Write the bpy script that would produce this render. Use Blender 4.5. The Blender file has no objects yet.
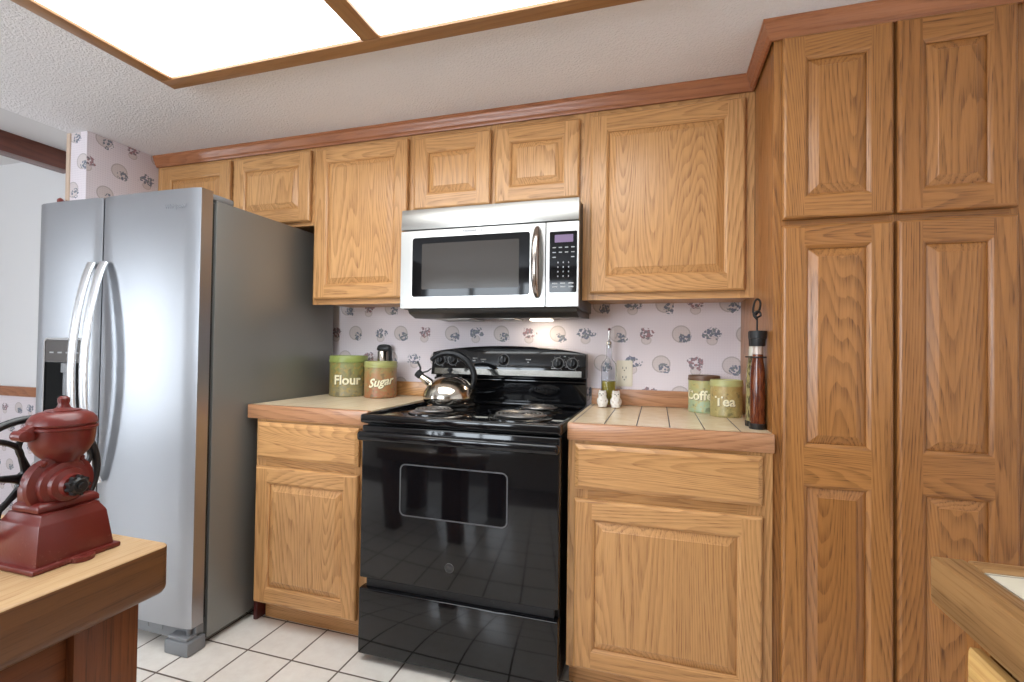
import bpy, bmesh, math, random
from mathutils import Vector, Matrix
random.seed(7)
SC = bpy.context.scene
COL = SC.collection

# ---------------------------------------------------------------- camera
F_PX = 481.7
yaw, pitch, roll = (math.radians(a) for a in (16.827, 0.957, 0.771))
fw = Vector((-math.sin(yaw) * math.cos(pitch), math.cos(yaw) * math.cos(pitch), math.sin(pitch)))
rt = Vector((math.cos(yaw), math.sin(yaw), 0))
up = rt.cross(fw)
rt2 = math.cos(roll) * rt + math.sin(roll) * up
up2 = -math.sin(roll) * rt + math.cos(roll) * up
cd = bpy.data.cameras.new('camera')
cam = bpy.data.objects.new('camera', cd)
COL.objects.link(cam)
M3 = Matrix((rt2, up2, -fw)).transposed()
cam.matrix_world = Matrix.Translation((1.062, -2.255, 1.168)) @ M3.to_4x4()
cd.sensor_fit = 'HORIZONTAL'
cd.sensor_width = 36.0
cd.lens = F_PX / 1024 * 36.0
cd.clip_start = 0.02
SC.camera = cam

# ---------------------------------------------------------------- light, sky, exposure
SKY = 12.0
PANEL = 5.0
world = bpy.data.worlds.new('sky')
SC.world = world
world.use_nodes = True
bg = world.node_tree.nodes['Background']
bg.inputs['Color'].default_value = (0.83, 0.915, 1.0, 1)
bg.inputs['Strength'].default_value = SKY
vs = SC.view_settings
vs.view_transform = 'Standard'
vs.look = 'None'
vs.gamma = 1.0
vs.use_curve_mapping = False
vs.exposure = 0.24
SC.cycles.max_bounces = 10
SC.cycles.diffuse_bounces = 6
SC.cycles.sample_clamp_indirect = 6.0
SC.cycles.use_denoising = True


def portal(loc, rot, sx, sy):
    l = bpy.data.lights.new('window_portal', 'AREA')
    l.shape = 'RECTANGLE'
    l.size, l.size_y = sx, sy
    l.cycles.is_portal = True
    o = bpy.data.objects.new('window_portal', l)
    o.location = loc
    o.rotation_euler = rot
    COL.objects.link(o)


ZC = 2.194      # kitchen ceiling
ZD = 2.455      # dining ceiling
YB = -4.4       # wall behind the camera
portal((-0.95, YB - 0.02, 1.43), (math.radians(90), 0, 0), 2.1, 1.26)
portal((-5.03, -3.95, 1.1), (math.radians(90), 0, math.radians(-90)), .7, 2.1)


# ---------------------------------------------------------------- node helpers
class X:
    """a shader value that understands arithmetic"""
    def __init__(s, nt, sock):
        s.nt, s.s = nt, sock

    def _m(s, op, *a):
        n = s.nt.nodes.new('ShaderNodeMath')
        n.operation = op
        for i, v in enumerate((s,) + a):
            if isinstance(v, X):
                s.nt.links.new(v.s, n.inputs[i])
            else:
                n.inputs[i].default_value = v
        return X(s.nt, n.outputs[0])

    def __add__(s, o): return s._m('ADD', o)
    def __sub__(s, o): return s._m('SUBTRACT', o)
    def __mul__(s, o): return s._m('MULTIPLY', o)
    def __truediv__(s, o): return s._m('DIVIDE', o)
    def floor(s): return s._m('FLOOR')
    def fract(s): return s._m('FRACT')
    def abs(s): return s._m('ABSOLUTE')
    def sin(s): return s._m('SINE')
    def sqrt(s): return s._m('SQRT')
    def mod(s, o): return s._m('FLOORED_MODULO', o)
    def lt(s, o): return s._m('LESS_THAN', o)
    def gt(s, o): return s._m('GREATER_THAN', o)
    def mn(s, o): return s._m('MINIMUM', o)
    def mx(s, o): return s._m('MAXIMUM', o)

    def ss(s, a, b):
        n = s.nt.nodes.new('ShaderNodeMapRange')
        n.interpolation_type = 'SMOOTHSTEP'
        s.nt.links.new(s.s, n.inputs[0])
        n.inputs[1].default_value = a
        n.inputs[2].default_value = b
        return X(s.nt, n.outputs[0])

    def one(s):
        n = s.nt.nodes.new('ShaderNodeMath')
        n.operation = 'SUBTRACT'
        n.inputs[0].default_value = 1
        s.nt.links.new(s.s, n.inputs[1])
        return X(s.nt, n.outputs[0])


class Mat:
    def __init__(s, name, color=(.8, .8, .8), rough=.5, metal=0.0, **kw):
        s.m = bpy.data.materials.new(name)
        s.m.use_nodes = True
        s.nt = s.m.node_tree
        s.b = s.nt.nodes['Principled BSDF']
        s.set('Base Color', color)
        s.set('Roughness', rough)
        s.set('Metallic', metal)
        for k, v in kw.items():
            s.set(k.replace('_', ' '), v)

    def set(s, k, v):
        i = s.b.inputs[k]
        if isinstance(v, X):
            s.nt.links.new(v.s, i)
        elif isinstance(v, tuple):
            i.default_value = (*v, 1) if len(v) == 3 and i.type == 'RGBA' else v
        else:
            i.default_value = v

    def coords(s, shift=True):
        tc = s.nt.nodes.new('ShaderNodeTexCoord')
        out = tc.outputs['Object']
        if shift:
            oi = s.nt.nodes.new('ShaderNodeObjectInfo')
            sc = X(s.nt, oi.outputs['Random']) * 23.0
            cb = s.nt.nodes.new('ShaderNodeCombineXYZ')
            for i in range(3):
                s.nt.links.new(sc.s, cb.inputs[i])
            ad = s.nt.nodes.new('ShaderNodeVectorMath')
            s.nt.links.new(out, ad.inputs[0])
            s.nt.links.new(cb.outputs[0], ad.inputs[1])
            out = ad.outputs[0]
        return out

    def world(s):
        g = s.nt.nodes.new('ShaderNodeNewGeometry')
        return g.outputs['Position']

    def sep(s, v):
        n = s.nt.nodes.new('ShaderNodeSeparateXYZ')
        s.nt.links.new(v, n.inputs[0])
        return [X(s.nt, o) for o in n.outputs]

    def comb(s, *a):
        n = s.nt.nodes.new('ShaderNodeCombineXYZ')
        for i, v in enumerate(a):
            if isinstance(v, X):
                s.nt.links.new(v.s, n.inputs[i])
            else:
                n.inputs[i].default_value = v
        return n.outputs[0]

    def noise(s, vec, scale=5, detail=2, rough=.5, dist=0.0, mul=None):
        if mul:
            n = s.nt.nodes.new('ShaderNodeVectorMath')
            n.operation = 'MULTIPLY'
            s.nt.links.new(vec, n.inputs[0])
            n.inputs[1].default_value = mul
            vec = n.outputs[0]
        n = s.nt.nodes.new('ShaderNodeTexNoise')
        s.nt.links.new(vec, n.inputs['Vector'])
        n.inputs['Scale'].default_value = scale
        n.inputs['Detail'].default_value = detail
        n.inputs['Roughness'].default_value = rough
        n.inputs['Distortion'].default_value = dist
        return X(s.nt, n.outputs[0])

    def rnd(s, vec):
        n = s.nt.nodes.new('ShaderNodeTexWhiteNoise')
        s.nt.links.new(vec, n.inputs['Vector'])
        return X(s.nt, n.outputs['Value'])

    def voro(s, vec, scale):
        n = s.nt.nodes.new('ShaderNodeTexVoronoi')
        s.nt.links.new(vec, n.inputs['Vector'])
        n.inputs['Scale'].default_value = scale
        return X(s.nt, n.outputs['Distance']), n.outputs['Color']

    def mix(s, f, a, b):
        n = s.nt.nodes.new('ShaderNodeMix')
        n.data_type = 'RGBA'
        if isinstance(f, X):
            s.nt.links.new(f.s, n.inputs[0])
        else:
            n.inputs[0].default_value = f
        for v, i in ((a, 6), (b, 7)):
            if isinstance(v, X):
                s.nt.links.new(v.s, n.inputs[i])
            else:
                n.inputs[i].default_value = (*v, 1)
        return X(s.nt, n.outputs[2])

    def bump(s, h, strength=.2, dist=.01):
        n = s.nt.nodes.new('ShaderNodeBump')
        n.inputs['Strength'].default_value = strength
        n.inputs['Distance'].default_value = dist
        s.nt.links.new(h.s, n.inputs['Height'])
        s.nt.links.new(n.outputs[0], s.b.inputs['Normal'])


def oak(name, axis, light, mid, dark, rough=.28, rings=26.0):
    m = Mat(name, rough=rough)
    v = m.coords()
    lo, fi = [1.0] * 3, [1.0] * 3
    lo[axis] = .09
    fi[axis] = .035
    a = m.noise(v, 5.0, 1.0, .4, .15, mul=tuple(lo))
    q0 = m.noise(v, 60, 2, .6, mul=tuple(lo))
    r = (a * rings * 2.0 + q0 * .5).fract()
    r = r.ss(.25, .92) * r.ss(1.0, .92)
    p = m.noise(v, 330, 2, .6, mul=tuple(fi))
    q = m.noise(v, 95, 3, .6, mul=tuple(fi))
    big = m.noise(v, 2.2, 1, mul=tuple(lo))
    pores = p.ss(.48, .70)
    f = r * (pores * .5 + .5) * .62 + pores * .22 + q.ss(.40, .75) * .22
    c = m.mix(big.ss(.3, .7), light, mid)
    m.set('Base Color', m.mix(f.mn(1.0), c, dark))
    m.set('Roughness', pores * .16 + rough)
    m.bump(f, .10, .0015)
    return m.m


OL, OM, OD = (.64, .35, .145), (.56, .29, .108), (.24, .095, .028)
oakz = oak('oak_upright', 2, OL, OM, OD)
oakx = oak('oak_level', 0, OL, OM, OD)
PL, PM, PD = (.46, .205, .062), (.38, .158, .044), (.11, .038, .010)
poakz = oak('oak_pantry_upright', 2, PL, PM, PD)
poakx = oak('oak_pantry_level', 0, PL, PM, PD)
redx = oak('oak_trim_level', 0, (.44, .175, .075), (.37, .135, .055), (.22, .07, .026), rings=14)
redy = oak('oak_trim_deep', 1, (.44, .175, .075), (.37, .135, .055), (.22, .07, .026), rings=14)
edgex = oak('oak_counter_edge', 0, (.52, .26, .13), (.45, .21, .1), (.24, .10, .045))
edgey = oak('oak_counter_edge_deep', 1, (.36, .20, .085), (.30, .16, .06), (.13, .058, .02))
lampx = oak('oak_lamp_level', 0, (.40, .21, .09), (.34, .165, .065), (.24, .11, .04), rings=10)
lampy = oak('oak_lamp_deep', 1, (.40, .21, .09), (.34, .165, .065), (.24, .11, .04), rings=10)
edgeo = oak('oak_worn_edge', 0, (.36, .20, .085), (.30, .16, .06), (.13, .058, .02))
beamw = oak('dark_beam_wood', 1, (.16, .045, .025), (.12, .035, .02), (.07, .02, .012), rings=8)
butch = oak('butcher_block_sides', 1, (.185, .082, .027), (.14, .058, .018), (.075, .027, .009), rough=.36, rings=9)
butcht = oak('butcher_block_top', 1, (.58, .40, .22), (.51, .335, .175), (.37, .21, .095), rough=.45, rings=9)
legw = oak('dark_red_wood', 2, (.19, .062, .02), (.135, .040, .014), (.055, .016, .006), rough=.34, rings=12)
legy = oak('dark_red_wood_deep', 1, (.19, .062, .02), (.135, .040, .014), (.055, .016, .006), rough=.34, rings=12)
pineY = oak('pale_drawer_wood', 0, (.66, .43, .17), (.58, .35, .12), (.40, .20, .06))

blackgloss = Mat('black_enamel', (.005, .005, .006), .07, Specular_IOR_Level=.5).m
blacksatin = Mat('black_satin', (.009, .009, .010), .30, Specular_IOR_Level=.3).m
blackmat = Mat('black_plastic', (.014, .014, .015), .5).m
oilrub = Mat('black_iron', (.010, .010, .011), .38).m
glassblk = Mat('black_oven_glass', (.004, .004, .005), .05, Specular_IOR_Level=.32).m
chrome = Mat('chrome', (.8, .8, .8), .12, 1.0).m
greyline = Mat('grey_line', (.09, .09, .095), .35).m
whiteink = Mat('white_ink', (.8, .8, .78), .5).m
dimink = Mat('dim_ink', (.34, .34, .34), .5).m
faintink = Mat('faint_ink', (.16, .16, .16), .5).m
plasticgrey = Mat('grey_plastic', (.20, .205, .215), .45).m
creamplastic = Mat('almond_plastic', (.78, .72, .59), .35).m
slotdark = Mat('dark_slot', (.03, .025, .02), .6).m


def steel(name, col, rough, axis=2):
    m = Mat(name, col, rough, 1.0)
    v = m.coords()
    k = [1.0] * 3
    k[axis] = .01
    n = m.noise(v, 500, 2, mul=tuple(k))
    m.set('Roughness', n * .12 + (rough - .06))
    m.bump(n, .03, .001)
    return m.m


fridge_steel = steel('fridge_steel', (.42, .43, .455), .34, 0)
handle_steel = steel('handle_steel', (.80, .81, .82), .36, 2)
mw_steel = steel('microwave_steel', (.42, .408, .385), .34, 0)
mw_handle = steel('bronze_handle_steel', (.42, .36, .32), .16, 2)
fridge_side = Mat('fridge_side_paint', (.24, .24, .228), .36, .55).m
kettle_steel = Mat('kettle_steel', (.62, .57, .50), .13, 1.0).m
coil_m = Mat('burner_coil_metal', (.26, .245, .235), .32, .8).m
pan_m = Mat('drip_pan_metal', (.05, .05, .05), .18, .9).m

ceil_m = Mat('textured_ceiling_paint', (.89, .885, .90), .85)
_v = ceil_m.world()
_h = ceil_m.noise(_v, 120, 3, .6).ss(.40, .70)
ceil_m.bump(_h, .48, .005)
ceil_m = ceil_m.m
dinceil = Mat('dining_ceiling_paint', (.74, .73, .73), .9).m
whitewall = Mat('white_wall_paint', (.84, .84, .85), .8)
whitewall.bump(whitewall.noise(whitewall.world(), 120, 2), .1, .002)
whitewall = whitewall.m


def wallpaper(name, uaxis, zlow=None, scale=1.0):
    """pinkish paper with a fine dot grid and straw hats, posies and flower pots"""
    m = Mat(name, rough=.65)
    x, y, z = m.sep(m.world())
    u = (y if uaxis == 1 else x) * scale
    v = z * scale
    H, W = .134, .138
    r = ((v - .101) / H).floor()
    uu = u / W + (r.mod(2.0)) * .5 + .12
    c = uu.floor()
    lx = (uu.fract() - .5) * W
    ly = (((v - .101) / H).fract() - .5) * H
    h1 = (c * 1.0 + r * 2.0).mod(4.0)
    jit = m.rnd(m.comb(c, r, 0.0))
    lx = lx + (jit - .5) * .02
    fl = m.comb(u, v, 0.0)
    d1, _ = m.voro(fl, 95)
    petals = d1.lt(.60)
    nz = m.noise(fl, 40, 2)

    def ell(cx, cy, rx, ry):
        a = (lx - cx) / rx
        b = (ly - cy) / ry
        return (a * a + b * b).sqrt()

    is_hat = h1.lt(.5) + h1.gt(1.5) * h1.lt(2.5)
    is_pink = h1.gt(2.5)
    is_blue = h1.gt(.5) * h1.lt(1.5)
    hat = ell(0, .004, .039, .038)
    hatfill = hat.lt(1.0) * is_hat
    hatedge = hat.lt(1.02) * hat.gt(.88) * is_hat
    pot = ell(0, -.024, .023, .020)
    potfill = pot.lt(1.0) * (is_pink + is_blue)
    potedge = pot.lt(1.0) * pot.gt(.82) * (is_pink + is_blue)
    flh = (ell(.016, -.015, .027, .024) + (nz - .5) * 1.2).lt(.95) * petals * is_hat
    flb = (ell(0, .006, .039, .027) + (nz - .5) * 1.4).lt(.95) * petals * is_blue
    flp = (ell(0, .008, .035, .028) + (nz - .5) * 1.4).lt(.95) * petals * is_pink
    hue = m.noise(fl, 70, 0).gt(.52)
    g = 90.0
    dots = ((u * g).fract() - .5)
    dotv = ((v * g).fract() - .5)
    dot = (dots * dots + dotv * dotv).lt(.075)
    base = m.mix(dot * .30, (.79, .72, .755), (.55, .48, .53))
    base = m.mix(hatfill * .42, base, (.48, .40, .34))
    base = m.mix(hatedge * .35, base, (.22, .18, .17))
    base = m.mix(potfill * .42, base, (.56, .47, .42))
    base = m.mix(potedge * .35, base, (.30, .25, .25))
    blue = m.mix(hue * .7, (.09, .12, .20), (.17, .20, .19))
    pink = m.mix(hue * .8, (.30, .13, .15), (.13, .14, .17))
    base = m.mix(flh * .85, base, blue)
    base = m.mix(flb * .85, base, blue)
    base = m.mix(flp * .85, base, pink)
    if zlow is not None:
        base = m.mix(v.gt(zlow), base, (.85, .85, .86))
    m.set('Base Color', base)
    return m.m


paper_x = wallpaper('wallpaper_back', 0)
paper_y = wallpaper('wallpaper_side', 1)
paper_d = wallpaper('wallpaper_dining', 0, zlow=.82)


def tiles(name, ox, oy, t, gw, tile, tile2, grout, rough, only_x=False, objc=False):
    m = Mat(name, rough=rough)
    p = m.world()
    x, y, z = m.sep(p)
    fx = ((x - ox) / t)
    fy = ((y - oy) / t)
    ex = (fx.fract() - .5).abs()
    ey = (fy.fract() - .5).abs()
    e = ex if only_x else ex.mx(ey)
    gm = e.ss(.5 - gw / t, .5 - gw / t * .55)
    rn = m.rnd(m.comb(fx.floor(), 0.0 if only_x else fy.floor(), 0.0))
    nz = m.noise(p, 22, 4, .65)
    c = m.mix(nz.ss(.25, .8), tile, tile2)
    c = m.mix(rn * .25, c, tile2)
    m.set('Base Color', m.mix(gm, c, grout))
    m.set('Roughness', gm * .5 + rough)
    m.bump(gm.one(), .5, .003)
    return m.m


floor_m = tiles('floor_tile', -.434, -.755, .203, .0045, (.82, .77, .71), (.74, .68, .62), (.13, .095, .075), .22)
ctile_m = tiles('counter_tile', .786, 0, .1055, .0028, (.82, .68, .48), (.74, .58, .39), (.10, .085, .075), .25, only_x=True)
ctile_l = tiles('counter_tile_left', -.03, 0, .1055, .0022, (.80, .67, .48), (.70, .55, .36), (.62, .49, .34), .28, only_x=True)
ctile_p = tiles('peninsula_tile', 1.42, -1.57, .1055 * 4, .0025, (.70, .66, .54), (.64, .59, .46), (.30, .26, .2), .25)

diff_m = bpy.data.materials.new('lamp_diffuser')
diff_m.use_nodes = True
_b = diff_m.node_tree.nodes['Principled BSDF']
_b.inputs['Base Color'].default_value = (.85, .87, .84, 1)
_b.inputs['Emission Color'].default_value = (.94, .985, 1.0, 1)
_b.inputs['Emission Strength'].default_value = PANEL


# ---------------------------------------------------------------- geometry helpers
def new():
    return bmesh.new()


def join(bm, other, mi=0):
    for f in other.faces:
        f.material_index = mi
    me = bpy.data.meshes.new('tmp')
    other.to_mesh(me)
    other.free()
    bm.from_mesh(me)
    bpy.data.meshes.remove(me)


def box(bm, x0, x1, y0, y1, z0, z1, bev=0.0, seg=2, mi=0, edges=None):
    b = bmesh.new()
    bmesh.ops.create_cube(b, size=1)
    for v in b.verts:
        v.co = Vector((x0 + (v.co.x + .5) * (x1 - x0), y0 + (v.co.y + .5) * (y1 - y0), z0 + (v.co.z + .5) * (z1 - z0)))
    if bev > 0:
        es = b.edges[:] if edges is None else [e for e in b.edges if edges(e)]
        bmesh.ops.bevel(b, geom=es, offset=bev, segments=seg, profile=.5, affect='EDGES')
    join(bm, b, mi)
    return bm


def vertical(e):
    d = e.verts[0].co - e.verts[1].co
    return abs(d.z) > abs(d.x) + abs(d.y)


def lathe(bm, prof, c=(0, 0, 0), seg=40, axis='z', mi=0, squash=1.0):
    """prof: list of (radius, height)"""
    b = bmesh.new()
    rings = []
    for r, h in prof:
        if r < 1e-5:
            rings.append([b.verts.new((0, 0, h))])
        else:
            rings.append([b.verts.new((r * math.cos(2 * math.pi * i / seg), r * squash * math.sin(2 * math.pi * i / seg), h)) for i in range(seg)])
    for a, d in zip(rings, rings[1:]):
        for i in range(seg):
            j = (i + 1) % seg
            if len(a) == 1 and len(d) == 1:
                continue
            if len(a) == 1:
                b.faces.new((a[0], d[j], d[i])) if False else b.faces.new((a[0], d[i], d[j]))
            elif len(d) == 1:
                b.faces.new((a[i], a[j], d[0]))
            else:
                b.faces.new((a[i], a[j], d[j], d[i]))
    for k in (0, -1):
        if len(rings[k]) > 2:
            b.faces.new(rings[k])
    bmesh.ops.recalc_face_normals(b, faces=b.faces[:])
    if axis == 'x':
        bmesh.ops.rotate(b, verts=b.verts[:], matrix=Matrix.Rotation(math.radians(90), 3, 'Y'))
    elif axis == '-y':
        bmesh.ops.rotate(b, verts=b.verts[:], matrix=Matrix.Rotation(math.radians(90), 3, 'X'))
    elif isinstance(axis, Vector):
        q = Vector((0, 0, 1)).rotation_difference(axis.normalized())
        bmesh.ops.rotate(b, verts=b.verts[:], matrix=q.to_matrix())
    bmesh.ops.translate(b, verts=b.verts[:], vec=Vector(c))
    join(bm, b, mi)
    return bm


def smooth_pts(pts, n=8, closed=False):
    P = [Vector(p) for p in pts]
    out = []
    L = len(P)
    for i in range(L if closed else L - 1):
        p0 = P[(i - 1) % L] if closed or i > 0 else P[0]
        p1, p2 = P[i], P[(i + 1) % L]
        p3 = P[(i + 2) % L] if closed or i + 2 < L else P[-1]
        for k in range(n):
            t = k / n
            out.append(.5 * ((2 * p1) + (p2 - p0) * t + (2 * p0 - 5 * p1 + 4 * p2 - p3) * t * t + (3 * p1 - p0 - 3 * p2 + p3) * t ** 3))
    if not closed:
        out.append(P[-1])
    return out


def tube(bm, pts, r, seg=12, closed=False, mi=0, sx=1.0, upv=None):
    """sweep a circle (or an ellipse, sx across / r along upv) down a path"""
    P = [Vector(p) for p in pts]
    n = len(P)
    b = bmesh.new()
    rings = []
    ref = Vector(upv) if upv else None
    nrm = None
    for i, p in enumerate(P):
        if closed:
            t = P[(i + 1) % n] - P[i - 1]
        else:
            t = P[min(i + 1, n - 1)] - P[max(i - 1, 0)]
        t.normalize()
        if ref is not None:
            nrm = (ref - t * ref.dot(t)).normalized()
        elif nrm is None:
            a = Vector((0, 0, 1)) if abs(t.z) < .9 else Vector((1, 0, 0))
            nrm = (a - t * a.dot(t)).normalized()
        else:
            nrm = (nrm - t * nrm.dot(t)).normalized()
        bn = t.cross(nrm)
        ri = r[i] if isinstance(r, (list, tuple)) else r
        rings.append([b.verts.new(p + nrm * ri * math.cos(2 * math.pi * k / seg) + bn * ri * sx * math.sin(2 * math.pi * k / seg)) for k in range(seg)])
    m = n if closed else n - 1
    for i in range(m):
        a, d = rings[i], rings[(i + 1) % n]
        for k in range(seg):
            j = (k + 1) % seg
            b.faces.new((a[k], a[j], d[j], d[k]))
    if not closed:
        b.faces.new(rings[0])
        b.faces.new(rings[-1])
    bmesh.ops.recalc_face_normals(b, faces=b.faces[:])
    join(bm, b, mi)
    return bm


def prism(bm, poly, axis, a0, a1, bev=0.0, mi=0):
    """poly in the two other axes (in x,y,z order), extruded along axis from a0 to a1"""
    b = bmesh.new()

    def P(p, a):
        if axis == 'x': return (a, p[0], p[1])
        if axis == 'y': return (p[0], a, p[1])
        return (p[0], p[1], a)
    A = [b.verts.new(P(p, a0)) for p in poly]
    B = [b.verts.new(P(p, a1)) for p in poly]
    n = len(poly)
    b.faces.new(A)
    b.faces.new(B)
    for i in range(n):
        j = (i + 1) % n
        b.faces.new((A[i], A[j], B[j], B[i]))
    bmesh.ops.recalc_face_normals(b, faces=b.faces[:])
    if bev:
        bmesh.ops.bevel(b, geom=b.edges[:], offset=bev, segments=2, profile=.5, affect='EDGES')
    join(bm, b, mi)
    return bm


def rrect(x0, x1, z0, z1, r, n=6):
    out = []
    for cx, cz, a in ((x1 - r, z1 - r, 0), (x0 + r, z1 - r, 90), (x0 + r, z0 + r, 180), (x1 - r, z0 + r, 270)):
        for k in range(n + 1):
            t = math.radians(a + 90 * k / n)
            out.append((cx + r * math.cos(t), cz + r * math.sin(t)))
    return out


def plate(bm, x0, x1, z0, z1, r, y0, y1, mi=0):
    return prism(bm, rrect(x0, x1, z0, z1, r), 'y', y0, y1, mi=mi)


def frame_ring(bm, outer, inner, y0, y1, mi=0):
    """flat ring between two outlines of equal point count, in the xz plane, from y0 (front) to y1"""
    b = bmesh.new()
    V = [[b.verts.new((p[0], y, p[1])) for p in o] for o in (outer, inner) for y in (y0, y1)]
    n = len(outer)
    for i in range(n):
        j = (i + 1) % n
        of, ob, jf, jb = V
        b.faces.new((of[i], of[j], jf[j], jf[i]))
        b.faces.new((ob[i], ob[j], jb[j], jb[i]))
        b.faces.new((of[i], of[j], ob[j], ob[i]))
        b.faces.new((jf[i], jf[j], jb[j], jb[i]))
    bmesh.ops.recalc_face_normals(b, faces=b.faces[:])
    join(bm, b, mi)
    return bm


def sweep_flat(bm, path, prof, mi=0):
    """profile (outward offset, z) swept along a path in the xy plane with mitred corners; outward is to the right of travel"""
    b = bmesh.new()
    P = [Vector(p) for p in path]
    rings = []
    for i, p in enumerate(P):
        d0 = (P[i] - P[i - 1]).normalized() if i > 0 else (P[1] - P[0]).normalized()
        d1 = (P[i + 1] - P[i]).normalized() if i + 1 < len(P) else d0
        n0 = Vector((d0.y, -d0.x))
        n1 = Vector((d1.y, -d1.x))
        mt = (n0 + n1).normalized()
        mt = mt / max(.2, mt.dot(n0))
        rings.append([b.verts.new((p.x + mt.x * o, p.y + mt.y * o, z)) for o, z in prof])
    n = len(prof)
    for a, d in zip(rings, rings[1:]):
        for i in range(n):
            j = (i + 1) % n
            b.faces.new((a[i], a[j], d[j], d[i]))
    b.faces.new(rings[0])
    b.faces.new(rings[-1])
    bmesh.ops.recalc_face_normals(b, faces=b.faces[:])
    join(bm, b, mi)
    return bm


def text_bm(s, size, ext=.0006, shear=0.0, offset=0.0, bev=0.0):
    """lettering in the xz plane facing -y, centred on 0,0"""
    cu = bpy.data.curves.new('t', 'FONT')
    cu.body = s
    cu.size = size
    cu.extrude = ext
    cu.shear = shear
    cu.offset = offset
    cu.bevel_depth = bev
    cu.align_x = 'CENTER'
    cu.align_y = 'CENTER'
    cu.resolution_u = 3
    o = bpy.data.objects.new('t', cu)
    COL.objects.link(o)
    dg = bpy.context.evaluated_depsgraph_get()
    me = bpy.data.meshes.new_from_object(o.evaluated_get(dg))
    b = bmesh.new()
    b.from_mesh(me)
    bpy.data.objects.remove(o)
    bpy.data.curves.remove(cu)
    bpy.data.meshes.remove(me)
    for v in b.verts:
        v.co = Vector((v.co.x, -v.co.z, v.co.y))
    return b


ORG = Vector((0, 0, 0))


def thing(name, label, cat, loc=(0, 0, 0), group=None, rotz=0.0):
    """an empty at the base of a thing; parts built after it are given in the room's own coordinates"""
    global ORG
    o = bpy.data.objects.new(name, None)
    o.empty_display_size = .05
    COL.objects.link(o)
    o.location = loc
    o.rotation_euler = (0, 0, rotz)
    ORG = Vector(loc)
    o['label'] = label
    o['category'] = cat
    if group:
        o['group'] = group
    return o


def part(name, bm, mat, parent=None, label=None, flat=False, ang=35, local=False):
    me = bpy.data.meshes.new(name)
    if parent is not None and not local:
        bmesh.ops.translate(bm, verts=bm.verts[:], vec=-ORG)
    bm.to_mesh(me)
    bm.free()
    for mm in (mat if isinstance(mat, (list, tuple)) else [mat]):
        me.materials.append(mm)
    if not flat:
        me.polygons.foreach_set('use_smooth', [True] * len(me.polygons))
        me.set_sharp_from_angle(angle=math.radians(ang))
    o = bpy.data.objects.new(name, me)
    COL.objects.link(o)
    if parent is not None:
        o.parent = parent
    if label:
        o['label'] = label
    return o


def single(name, bm, mat, label, cat, group=None, loc=None, **k):
    global ORG
    if loc is None:
        loc = (0, 0, 0)
    ORG = Vector(loc)
    bmesh.ops.translate(bm, verts=bm.verts[:], vec=-ORG)
    o = part(name, bm, mat, None, **k)
    o.location = loc
    o['label'] = label
    o['category'] = cat
    if group:
        o['group'] = group
    return o


def struct(name, bm, mat, label=None, cat='structure'):
    o = part(name, bm, mat)
    o['kind'] = 'structure'
    o['label'] = label or name.replace('_', ' ')
    o['category'] = cat
    return o


# ---------------------------------------------------------------- raised panel doors
def door_meshes(x0, x1, z0, z1, yf, t, opens):
    """a cope-and-stick frame (stiles: slot 0, rails: slot 1) with its front face at yf, and one raised panel per opening"""
    b = bmesh.new()
    def V(x, y, z): return b.verts.new((x, y, z))
    def rect(xa, xb, za, zb, y): return [V(xa, y, za), V(xb, y, za), V(xb, y, zb), V(xa, y, zb)]
    def ring(A, B, mis=(1, 0, 1, 0)):
        for i in range(4):
            j = (i + 1) % 4
            f = b.faces.new((A[i], A[j], B[j], B[i]))
            f.material_index = mis[i]
    e = .007
    A0 = rect(x0, x1, z0, z1, yf + t)
    A1 = rect(x0, x1, z0, z1, yf + e)
    A2 = rect(x0 + e * .45, x1 - e * .45, z0 + e * .45, z1 - e * .45, yf + e * .35)
    A3 = rect(x0 + e * 1.2, x1 - e * 1.2, z0 + e * 1.2, z1 - e * 1.2, yf)
    b.faces.new(A0).material_index = 0
    ring(A0, A1); ring(A1, A2); ring(A2, A3)
    fx0, fx1, fz0, fz1 = x0 + e * 1.2, x1 - e * 1.2, z0 + e * 1.2, z1 - e * 1.2
    ox0, ox1 = opens[0][0], opens[0][1]
    def quad(xa, xb, za, zb, mi):
        b.faces.new(rect(xa, xb, za, zb, yf)).material_index = mi
    quad(fx0, ox0, fz0, fz1, 0)
    quad(ox1, fx1, fz0, fz1, 0)
    os_ = sorted(opens, key=lambda o: o[2])
    zz = fz0
    for o in os_:
        quad(ox0, ox1, zz, o[2], 1)
        zz = o[3]
    quad(ox0, ox1, zz, fz1, 1)
    panels = []
    for (a, c, d, g) in os_:
        R0 = rect(a, c, d, g, yf)
        s1, s2, s3 = .004, .010, .014
        R1 = rect(a + s1, c - s1, d + s1, g - s1, yf + .0018)
        R2 = rect(a + s2, c - s2, d + s2, g - s2, yf + .0075)
        R3 = rect(a + s2, c - s2, d + s2, g - s2, yf + .0125)
        ring(R0, R1); ring(R1, R2); ring(R2, R3)
        p = bmesh.new()
        w = min(.026, (c - a) * .2, (g - d) * .2)
        def pr(i, y): return [p.verts.new(q) for q in ((a + i, y, d + i), (c - i, y, d + i), (c - i, y, g - i), (a + i, y, g - i))]
        Q = [pr(s2, yf + .0135), pr(s2, yf + .0115), pr(s2 + w, yf + .0008), pr(s2 + w + .0012, yf - .0004)]
        for A, B in zip(Q, Q[1:]):
            for i in range(4):
                j = (i + 1) % 4
                p.faces.new((A[i], A[j], B[j], B[i]))
        p.faces.new(Q[-1])
        p.faces.new(Q[0][::-1])
        bmesh.ops.recalc_face_normals(p, faces=p.faces[:])
        panels.append(p)
    bmesh.ops.recalc_face_normals(b, faces=b.faces[:])
    return b, panels


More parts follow.
